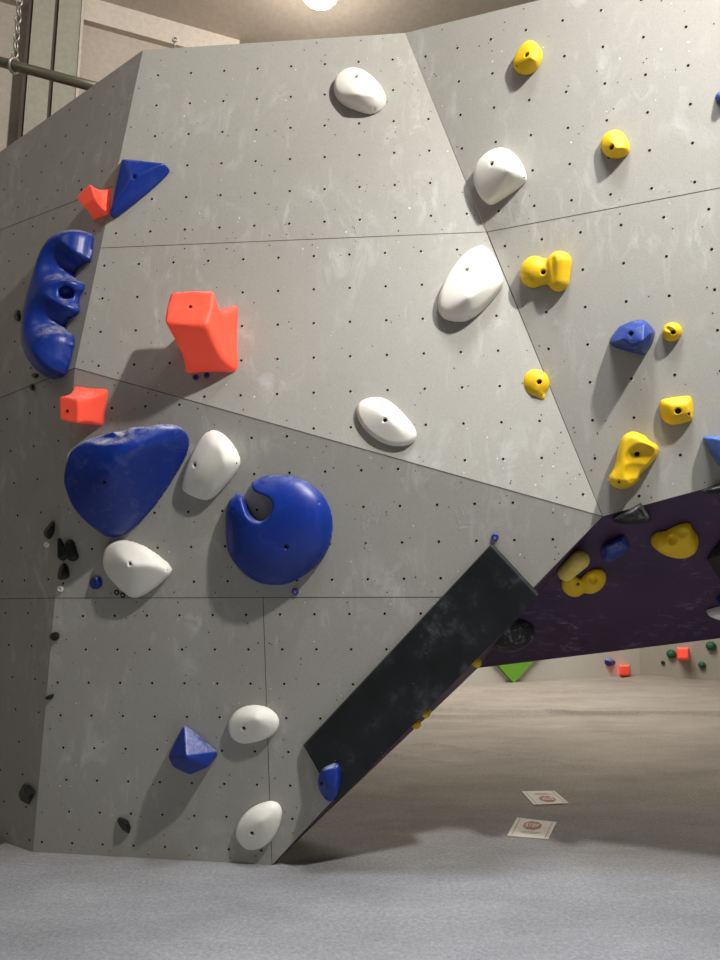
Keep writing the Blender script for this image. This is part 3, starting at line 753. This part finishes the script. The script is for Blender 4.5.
kfoot(P5, zl([(94, 890), (110, 870), (130, 876), (132, 905), (115, 914)]), zl([(112, 885, .03), (118, 895, .03)]), 'black oval foothold a little below the blue crescent', bolts=[(31.5, 386, .006)])
zp = lambda l: Z(550, 480, 4.235, l)
hull_hold(PQ, zp([(252, 172), (290, 150), (340, 136), (405, 118), (430, 158), (425, 180), (370, 190), (300, 190)]), zp([(290, 168, .07), (390, 132, .07), (415, 165, .075), (350, 175, .07)]), 'chalk-worn black hold under the top edge of the purple overhang near the grey corner', M['blackworn'], .006, res=48)
hull_hold(PQ, zp([(632, 46), (660, 31), (719, 10), (780, 0), (790, 50), (719, 62), (680, 65), (642, 56)]), zp([(670, 45, .05), (720, 30, .06), (760, 35, .05)]), 'chalk-worn black hold at the right end of the purple overhang top edge', M['blackworn'], .006, res=48)
blob_hold(PQ, 512, 634, [('e', 509, 632, .0, .165, .15, .11, .75)], 'round black ball hold poking out from under the black wedge', M['blackworn'], .01, res=60)
dv = [(703, 561), (722, 534), (752, 520), (790, 545), (760, 596), (724, 593)]
hull_hold(PQ, dv, [(720, 556, .05), (745, 545, .09), (760, 565, .09), (735, 575, .06)], 'dull black volume cut off by the right edge on the purple overhang', M['black'], .002, name='climbing_volume', cat='climbing volume', smooth=False)

# ------------------------------------------------------------------ washers and caps
def washer(P, px, py, R, r, mat, label, group, core=None):
    bm = bmesh.new(); ring_bm(bm, R, r, Matrix.Diagonal((1, 1, .8, 1)), 18, 8)
    o = bm_obj('washer', bm, mat, None, True); m_ = Matrix((P.U, P.V, P.n)).transposed().to_4x4(); m_.translation = P.hit(px, py) + P.n * r * .75
    o.matrix_world = m_; tag(o, label, 'washer', group)
    bm = bmesh.new(); bmesh.ops.create_cone(bm, cap_ends=True, segments=12, radius1=R * .75, radius2=R * .75, depth=.003)
    bm_obj('screw', bm, core or M['bolt'], o)
washer(P1, 196, 377.5, .011, .006, M['bluewash'], 'left blue ring washer under the largest red hold', 'blue ring washers')
washer(P1, 207, 375.5, .011, .006, M['bluewash'], 'right blue ring washer under the largest red hold', 'blue ring washers')
washer(P3, 495, 537, .013, .007, M['bluewash'], 'blue ring washer at the top corner of the black wedge', 'blue ring washers', M['steel'])
washer(P3, 295.5, 591.5, .013, .007, M['bluewash'], 'blue ring washer under the notched blue ball', 'blue ring washers', M['steel'])
washer(P3, 117, 592.3, .011, .005, M['black'], 'left black ring washer under the white three-cornered hold', 'black ring washers', M['wall'])
washer(P3, 123, 595, .011, .005, M['black'], 'right black ring washer under the white three-cornered hold', 'black ring washers', M['wall'])
washer(P3, 47, 544.5, .010, .007, M['white'], 'white washer under the topmost black foothold of the cluster', 'white washers', M['steel'])
washer(P3, 60.8, 588.5, .012, .008, M['white'], 'white washer below the black cluster near the seam', 'white washers', M['steel'])

# ------------------------------------------------------------------ floor
CEIL = 6.5
def floor_z(x, y):
    z = 0
    for y0, a, wd, sl, ph, fx in ((9.3, .060, .050, -.10, .6, 9), (9.0, .045, .06, .12, 2.0, 2.6), (6.9, .030, .045, -.55, 1.0, 1.6), (6.0, .026, .045, -.75, .3, .9), (11.0, .05, .07, .03, 0, 9)):
        yy = y0 + sl * (x - 1.5) + .10 * math.sin(1.7 * x + ph)
        z += a * math.exp(-((y - yy) / wd) ** 2) * (1 if fx > 5 else 1 / (1 + math.exp((x - fx) * 4)))
    return z
def slab(name, x0, x1, y0, y1, nx, ny, mat, zf):
    V = [(x0 + (x1 - x0) * i / nx, y0 + (y1 - y0) * j / ny, 0) for j in range(ny + 1) for i in range(nx + 1)]
    V = [(x, y, zf(x, y)) for x, y, _ in V]
    Fc = [[j * (nx + 1) + i, j * (nx + 1) + i + 1, (j + 1) * (nx + 1) + i + 1, (j + 1) * (nx + 1) + i] for j in range(ny) for i in range(nx)]
    o = mesh_obj(name, V, Fc, mat, None, None, True); tag(o, kind='structure'); return o
YS = 5.2
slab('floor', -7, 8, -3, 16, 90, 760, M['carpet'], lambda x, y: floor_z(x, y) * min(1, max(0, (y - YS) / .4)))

# ------------------------------------------------------------------ hall around it
def quad(name, pts, mat):
    o = mesh_obj(name, pts, [list(range(len(pts)))], mat); tag(o, kind='structure'); return o
FC = on_z(640.5, 674.5); FL = on_z(476, 684); FR = on_z(720, 681)
dl = (FL - FC).normalized(); dr = (FR - FC).normalized()
FLe, FRe = FC + dl * 5.5, FC + dr * 5
up = Vector((0, 0, CEIL))
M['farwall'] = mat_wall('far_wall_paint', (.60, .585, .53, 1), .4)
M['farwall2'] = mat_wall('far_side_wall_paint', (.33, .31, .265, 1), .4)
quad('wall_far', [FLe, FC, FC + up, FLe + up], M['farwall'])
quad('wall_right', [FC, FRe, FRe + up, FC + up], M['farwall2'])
PFL = Plane(FC, FL, FC + up); PFR = Plane(FC, FR, FC + up)
# plaster wall behind the climbing wall's upper left, with its cornice
W1p, W2p = on_z(80, 0, CEIL), on_z(235, 44, CEIL)
wd = (W2p - W1p).normalized(); Wa, Wb = W1p - wd * 5, W1p + wd * 1.35
for p in (Wa, Wb): p.z = 0
quad('wall_back', [Wa, Wb, Wb + up, Wa + up], M['plaster'])
PB = Plane(Wa, Wb, Wa + up)
quad('ceiling', [(-8, -4, CEIL), (9, -4, CEIL), (9, 17, CEIL), (-8, 17, CEIL)], mat_plain('ceiling_paint', (.66, .59, .52, 1), .9, spec=.1))
# cornice beam where wall and ceiling meet
bm = bmesh.new()
ang = Matrix.Rotation(math.atan2(wd.y, wd.x), 3, 'Z')
mid = (Wa + Wb) / 2
box_bm(bm, Vector((mid.x, mid.y, CEIL - .11)) + PB.n * .03, ((Wb - Wa).length, .06, .22), ang)
tag(bm_obj('trim_1', bm, M['beam']), kind='structure')
# steel column on the plaster wall
cw = PB.hit(57, 20); cbase = Vector((cw.x, cw.y, 0))
col_ = empty('steel_column', cbase + PB.n * .11)
tag(col_, 'grey painted steel column behind the top left of the wall', 'column')
def colpart(name, off, sx, sy, dy, mat, z0=0, z1=CEIL):
    bm = bmesh.new(); box_bm(bm, Vector((0, 0, (z0 + z1) / 2)) + (ang @ Vector((off, -dy, 0))), (sx, sy, z1 - z0), ang)
    return bm_obj(name, bm, mat, col_)
colpart('flange', -.085, .155, .10, .05, M['column'])
colpart('flange', .105, .165, .10, .05, M['column'])
colpart('web', .0, .05, .06, .04, M['darkgap'])
colpart('edge_strip', .20, .018, .12, .05, M['beam'])
colpart('side_channel', -.185, .03, .08, .03, M['darkgap'])
# olive pipe rail with chain
pa, pb = at(-90, 38, 5.0), at(108, 90.5, 4.72)
bm = bmesh.new(); tube_bm(bm, pa, pb, .034, 20)
pp = bm_obj('pipe_rail', bm, M['pipe'], None, True); tag(pp, 'olive pipe rail crossing in front of the steel column at top left', 'pipe')
ca = pa.lerp(pb, (17 + 90) / 198.0)
ch = empty('chain', ca + Vector((0, 0, .035))); tag(ch, 'steel chain hanging down to the olive pipe rail', 'chain')
for k in range(12):
    bm = bmesh.new(); ml = Matrix.Translation((0, 0, .052 + k * .068)) @ Matrix.Rotation(math.pi / 2 * (k % 2), 4, 'Z') @ Matrix.Rotation(math.pi / 2, 4, 'X') @ Matrix.Diagonal((.62, 1, 1, 1))
    ring_bm(bm, .032, .008, ml, 14, 6); bm_obj('chain_link', bm, M['steel'], ch, True)
bm = bmesh.new(); ring_bm(bm, .048, .010, Matrix.Translation((0, 0, -.035)) @ (pb - pa).to_track_quat('Z', 'Y').to_matrix().to_4x4(), 20, 8)
bm_obj('shackle', bm, M['steel'], ch, True)
# little hook above the wall's top edge
hk = at(174.5, 47, 4.6)
bm = bmesh.new(); tube_bm(bm, hk, hk + Vector((0, 0, .04)), .007, 10); ring_bm(bm, .014, .006, Matrix.Translation(hk + Vector((0, 0, .052))) @ Matrix.Rotation(math.pi / 2, 4, 'X'), 14, 6)
tube_bm(bm, hk - Vector((0, 0, .06)), hk, .010, 10)
hko = bm_obj('eye_bolt', bm, M['steel'], None, True); tag(hko, 'small steel eye bolt sticking up behind the wall top', 'eye bolt')

# ------------------------------------------------------------------ far holds
GF = 'holds on the distant walls'
hull_hold(PFL, Z(590, 630, 5.54, [(78, 175), (85, 155), (110, 150), (143, 172), (140, 190), (110, 203), (85, 195)]), Z(590, 630, 5.54, [(100, 170, .10), (115, 180, .11)]), 'distant blue oval hold on the far pale wall', M['blue'], .02, group=GF, res=36)
def redblock(P, cx, cy, s, label):
    loft_hold(P, [[(cx - s, cy - s, 0), (cx + s, cy - s, 0), (cx + s, cy + s, 0), (cx - s, cy + s, 0)], [(cx - s * .8, cy - s * .8, .12), (cx + s * .8, cy - s * .8, .12), (cx + s * .8, cy + s * .8, .12), (cx - s * .8, cy + s * .8, .12)], [(cx - s * .8, cy - s * .8, .25), (cx + s * .85, cy - s * .8, .25), (cx + s * .85, cy + s * .8, .25), (cx - s * .8, cy + s * .8, .25)]], label, M['red'], [], GF)
redblock(PFL, 624.5, 670.5, 5.5, 'distant red block hold near the floor on the far pale wall')
redblock(PFR, 683, 653.5, 6, 'distant red block hold between the green holds on the far right wall')
for px, py, r, lab in ((671.5, 654, .085, 'distant green knob just left of the red block on the far right wall'), (711, 646, .085, 'distant green knob highest on the far right wall'), (702, 665, .062, 'distant green knob lowest on the far right wall')):
    blob_hold(PFR, px, py, [('e', px, py, .02, r, r * .9, r, 0)], lab, M['green'], .01, group=GF, res=32)
blob_hold(PFR, 663, 662.5, [('e', 663, 662.5, .01, .035, .03, .04, 0)], 'distant tiny black foothold on the far right wall', M['black'], .01, group=GF, res=28)
tri = [PFL.hit(512, 683), PFL.hit(545, 646), PFL.hit(480, 646)]
V = [p + PFL.n * .004 for p in tri] + [p + PFL.n * .06 for p in tri]
gt = mesh_obj('climbing_volume', V, [[3, 4, 5], [2, 1, 0], [0, 1, 4, 3], [1, 2, 5, 4], [2, 0, 3, 5]], M['limegreen'])
tag(gt, 'lime green triangular volume pointing down on the far pale wall', 'climbing volume')

# ------------------------------------------------------------------ stop notices lying on the mat
FONT = {'S': [(1, 1, 1), (1, 0, 0), (1, 1, 1), (0, 0, 1), (1, 1, 1)], 'T': [(1, 1, 1), (0, 1, 0), (0, 1, 0), (0, 1, 0), (0, 1, 0)],
        'O': [(1, 1, 1), (1, 0, 1), (1, 0, 1), (1, 0, 1), (1, 1, 1)], 'P': [(1, 1, 1), (1, 0, 1), (1, 1, 1), (1, 0, 0), (1, 0, 0)]}
mp = mat_plain('laminated_paper', (.60, .545, .475, 1), .5); mr = mat_plain('faded_red_print', (.30, .085, .07, 1), .6); mk = mat_plain('dark_print', (.10, .085, .075, 1), .6); ml_ = mat_plain('grey_small_print', (.34, .30, .26, 1), .6)
def notice(c4, flip, label):
    """c4: far-left, far-right, near-right, near-left corners on the mat"""
    P_ = [on_z(*p) for p in c4]
    root = empty('floor_notice', sum(P_, Vector()) / 4); tag(root, label, 'sign', 'stop notices on the mat')
    z0 = .006
    def pt(s, t_, z): 
        if flip: s, t_ = 1 - s, 1 - t_
        p = (P_[3].lerp(P_[2], s)).lerp(P_[0].lerp(P_[1], s), t_)
        q = p - root.location; q.z = z; return q
    def poly(name, lst, z, mat):
        V, Fc = [], []
        for pl in lst:
            k = len(V); V += [pt(s, t_, z) for s, t_ in pl]; Fc.append(list(range(k, k + len(pl))))
        return mesh_obj(name, V, Fc, mat, root)
    b = [pt(s, t_, z) for z in (0.001, z0) for s, t_ in ((0, 0), (1, 0), (1, 1), (0, 1))]
    mesh_obj('card', b, [[3, 2, 1, 0], [4, 5, 6, 7], [0, 1, 5, 4], [1, 2, 6, 5], [2, 3, 7, 6], [3, 0, 4, 7]], mp, root)
    rc = lambda a, b_, c_, d: [(a, b_), (c_, b_), (c_, d), (a, d)]
    poly('border', [rc(.09, .06, .105, .94)], z0 + .0015, mk); poly('border', [rc(.895, .06, .91, .94)], z0 + .0015, mk)
    oct_ = [(.47 + .235 * math.cos(math.pi * (k + .5) / 4), .64 + .25 * math.sin(math.pi * (k + .5) / 4)) for k in range(8)]
    poly('stop_emblem', [oct_], z0 + .0015, mr)
    cells = []
    for k, chh in enumerate('STOP'):
        for r, row in enumerate(FONT[chh]):
            for c_, on in enumerate(row):
                if on:
                    x = .305 + k * .085 + c_ * .021; y = .735 - r * .040
                    cells.append(rc(x, y - .040, x + .021, y))
    poly('stop_lettering', cells, z0 + .003, mp)
    poly('small_print', [rc(.22, .27, .74, .30), rc(.28, .20, .68, .225)], z0 + .0015, ml_)
notice([(521.5, 792), (554.5, 791.5), (569, 804), (533.5, 805.5)], True, 'white stop notice lying further back on the mat, its red emblem upside down')
notice([(517, 818.5), (557, 823), (548.5, 840), (507, 836.5)], False, 'white stop notice lying nearest the camera on the mat')

# ------------------------------------------------------------------ lamps
lp = on_z(320, -8, CEIL - .22)
lamp = empty('ceiling_lamp', lp); tag(lamp, 'round bright ceiling lamp above the top of the wall', 'lamp')
bm = bmesh.new()
g = bmesh.ops.create_uvsphere(bm, u_segments=28, v_segments=14, radius=.15)
bmesh.ops.scale(bm, vec=(1, 1, .6), verts=g['verts'])
bm_obj('diffuser', bm, M['lamp'], lamp, True)
bm = bmesh.new(); g = bmesh.ops.create_cone(bm, cap_ends=True, segments=28, radius1=.17, radius2=.12, depth=.07); bmesh.ops.translate(bm, verts=g['verts'], vec=(0, 0, .085))
bm_obj('housing', bm, M['beam'], lamp, True)

def area(name, loc, aim, size, power, color, shape='DISK', sy=None):
    l = bpy.data.lights.new(name, 'AREA'); l.shape = shape; l.size = size; l.energy = power; l.color = color
    if sy: l.size_y = sy
    o = bpy.data.objects.new(name, l); COL.objects.link(o); o.location = loc
    o.rotation_euler = (Vector(aim) - Vector(loc)).to_track_quat('-Z', 'Y').to_euler(); return o
area('key_lamp', (2.55, .45, 6.25), (0.3, 3.7, 3.0), .24, 355, (1, .975, .93))
area('left_fill_light', (-3.4, .6, 6.1), (-1.5, 3.5, 2), 1.4, 18, (1, .96, .90))  # unseen fill added to brighten the left facet
fl_ = area('floor_fill_light', (.9, 1.9, 6.2), (.9, 2.0, 0), 1.0, 62, (.93, .96, 1)); fl_.data.spread = math.radians(80)  # unseen fill added overhead to brighten the near floor
fr_ = area('far_hall_lamp', (2.4, 9.9, 6.2), (2.4, 10.9, 0), 3.5, 340, (1, .94, .86)); fr_.data.spread = math.radians(125)
pl = bpy.data.lights.new('ceiling_lamp_light', 'POINT'); pl.energy = 16; pl.color = (1, .86, .70); pl.shadow_soft_size = .18
plo = bpy.data.objects.new('ceiling_lamp_light', pl); COL.objects.link(plo); plo.location = lp - Vector((0, 0, .28))

w = bpy.data.worlds.new('world'); SC.world = w; w.use_nodes = True
w.node_tree.nodes['Background'].inputs[0].default_value = (1, .96, .90, 1)
w.node_tree.nodes['Background'].inputs[1].default_value = .08
SC.view_settings.view_transform = 'Standard'
SC.view_settings.look = 'None'
SC.view_settings.exposure = 0
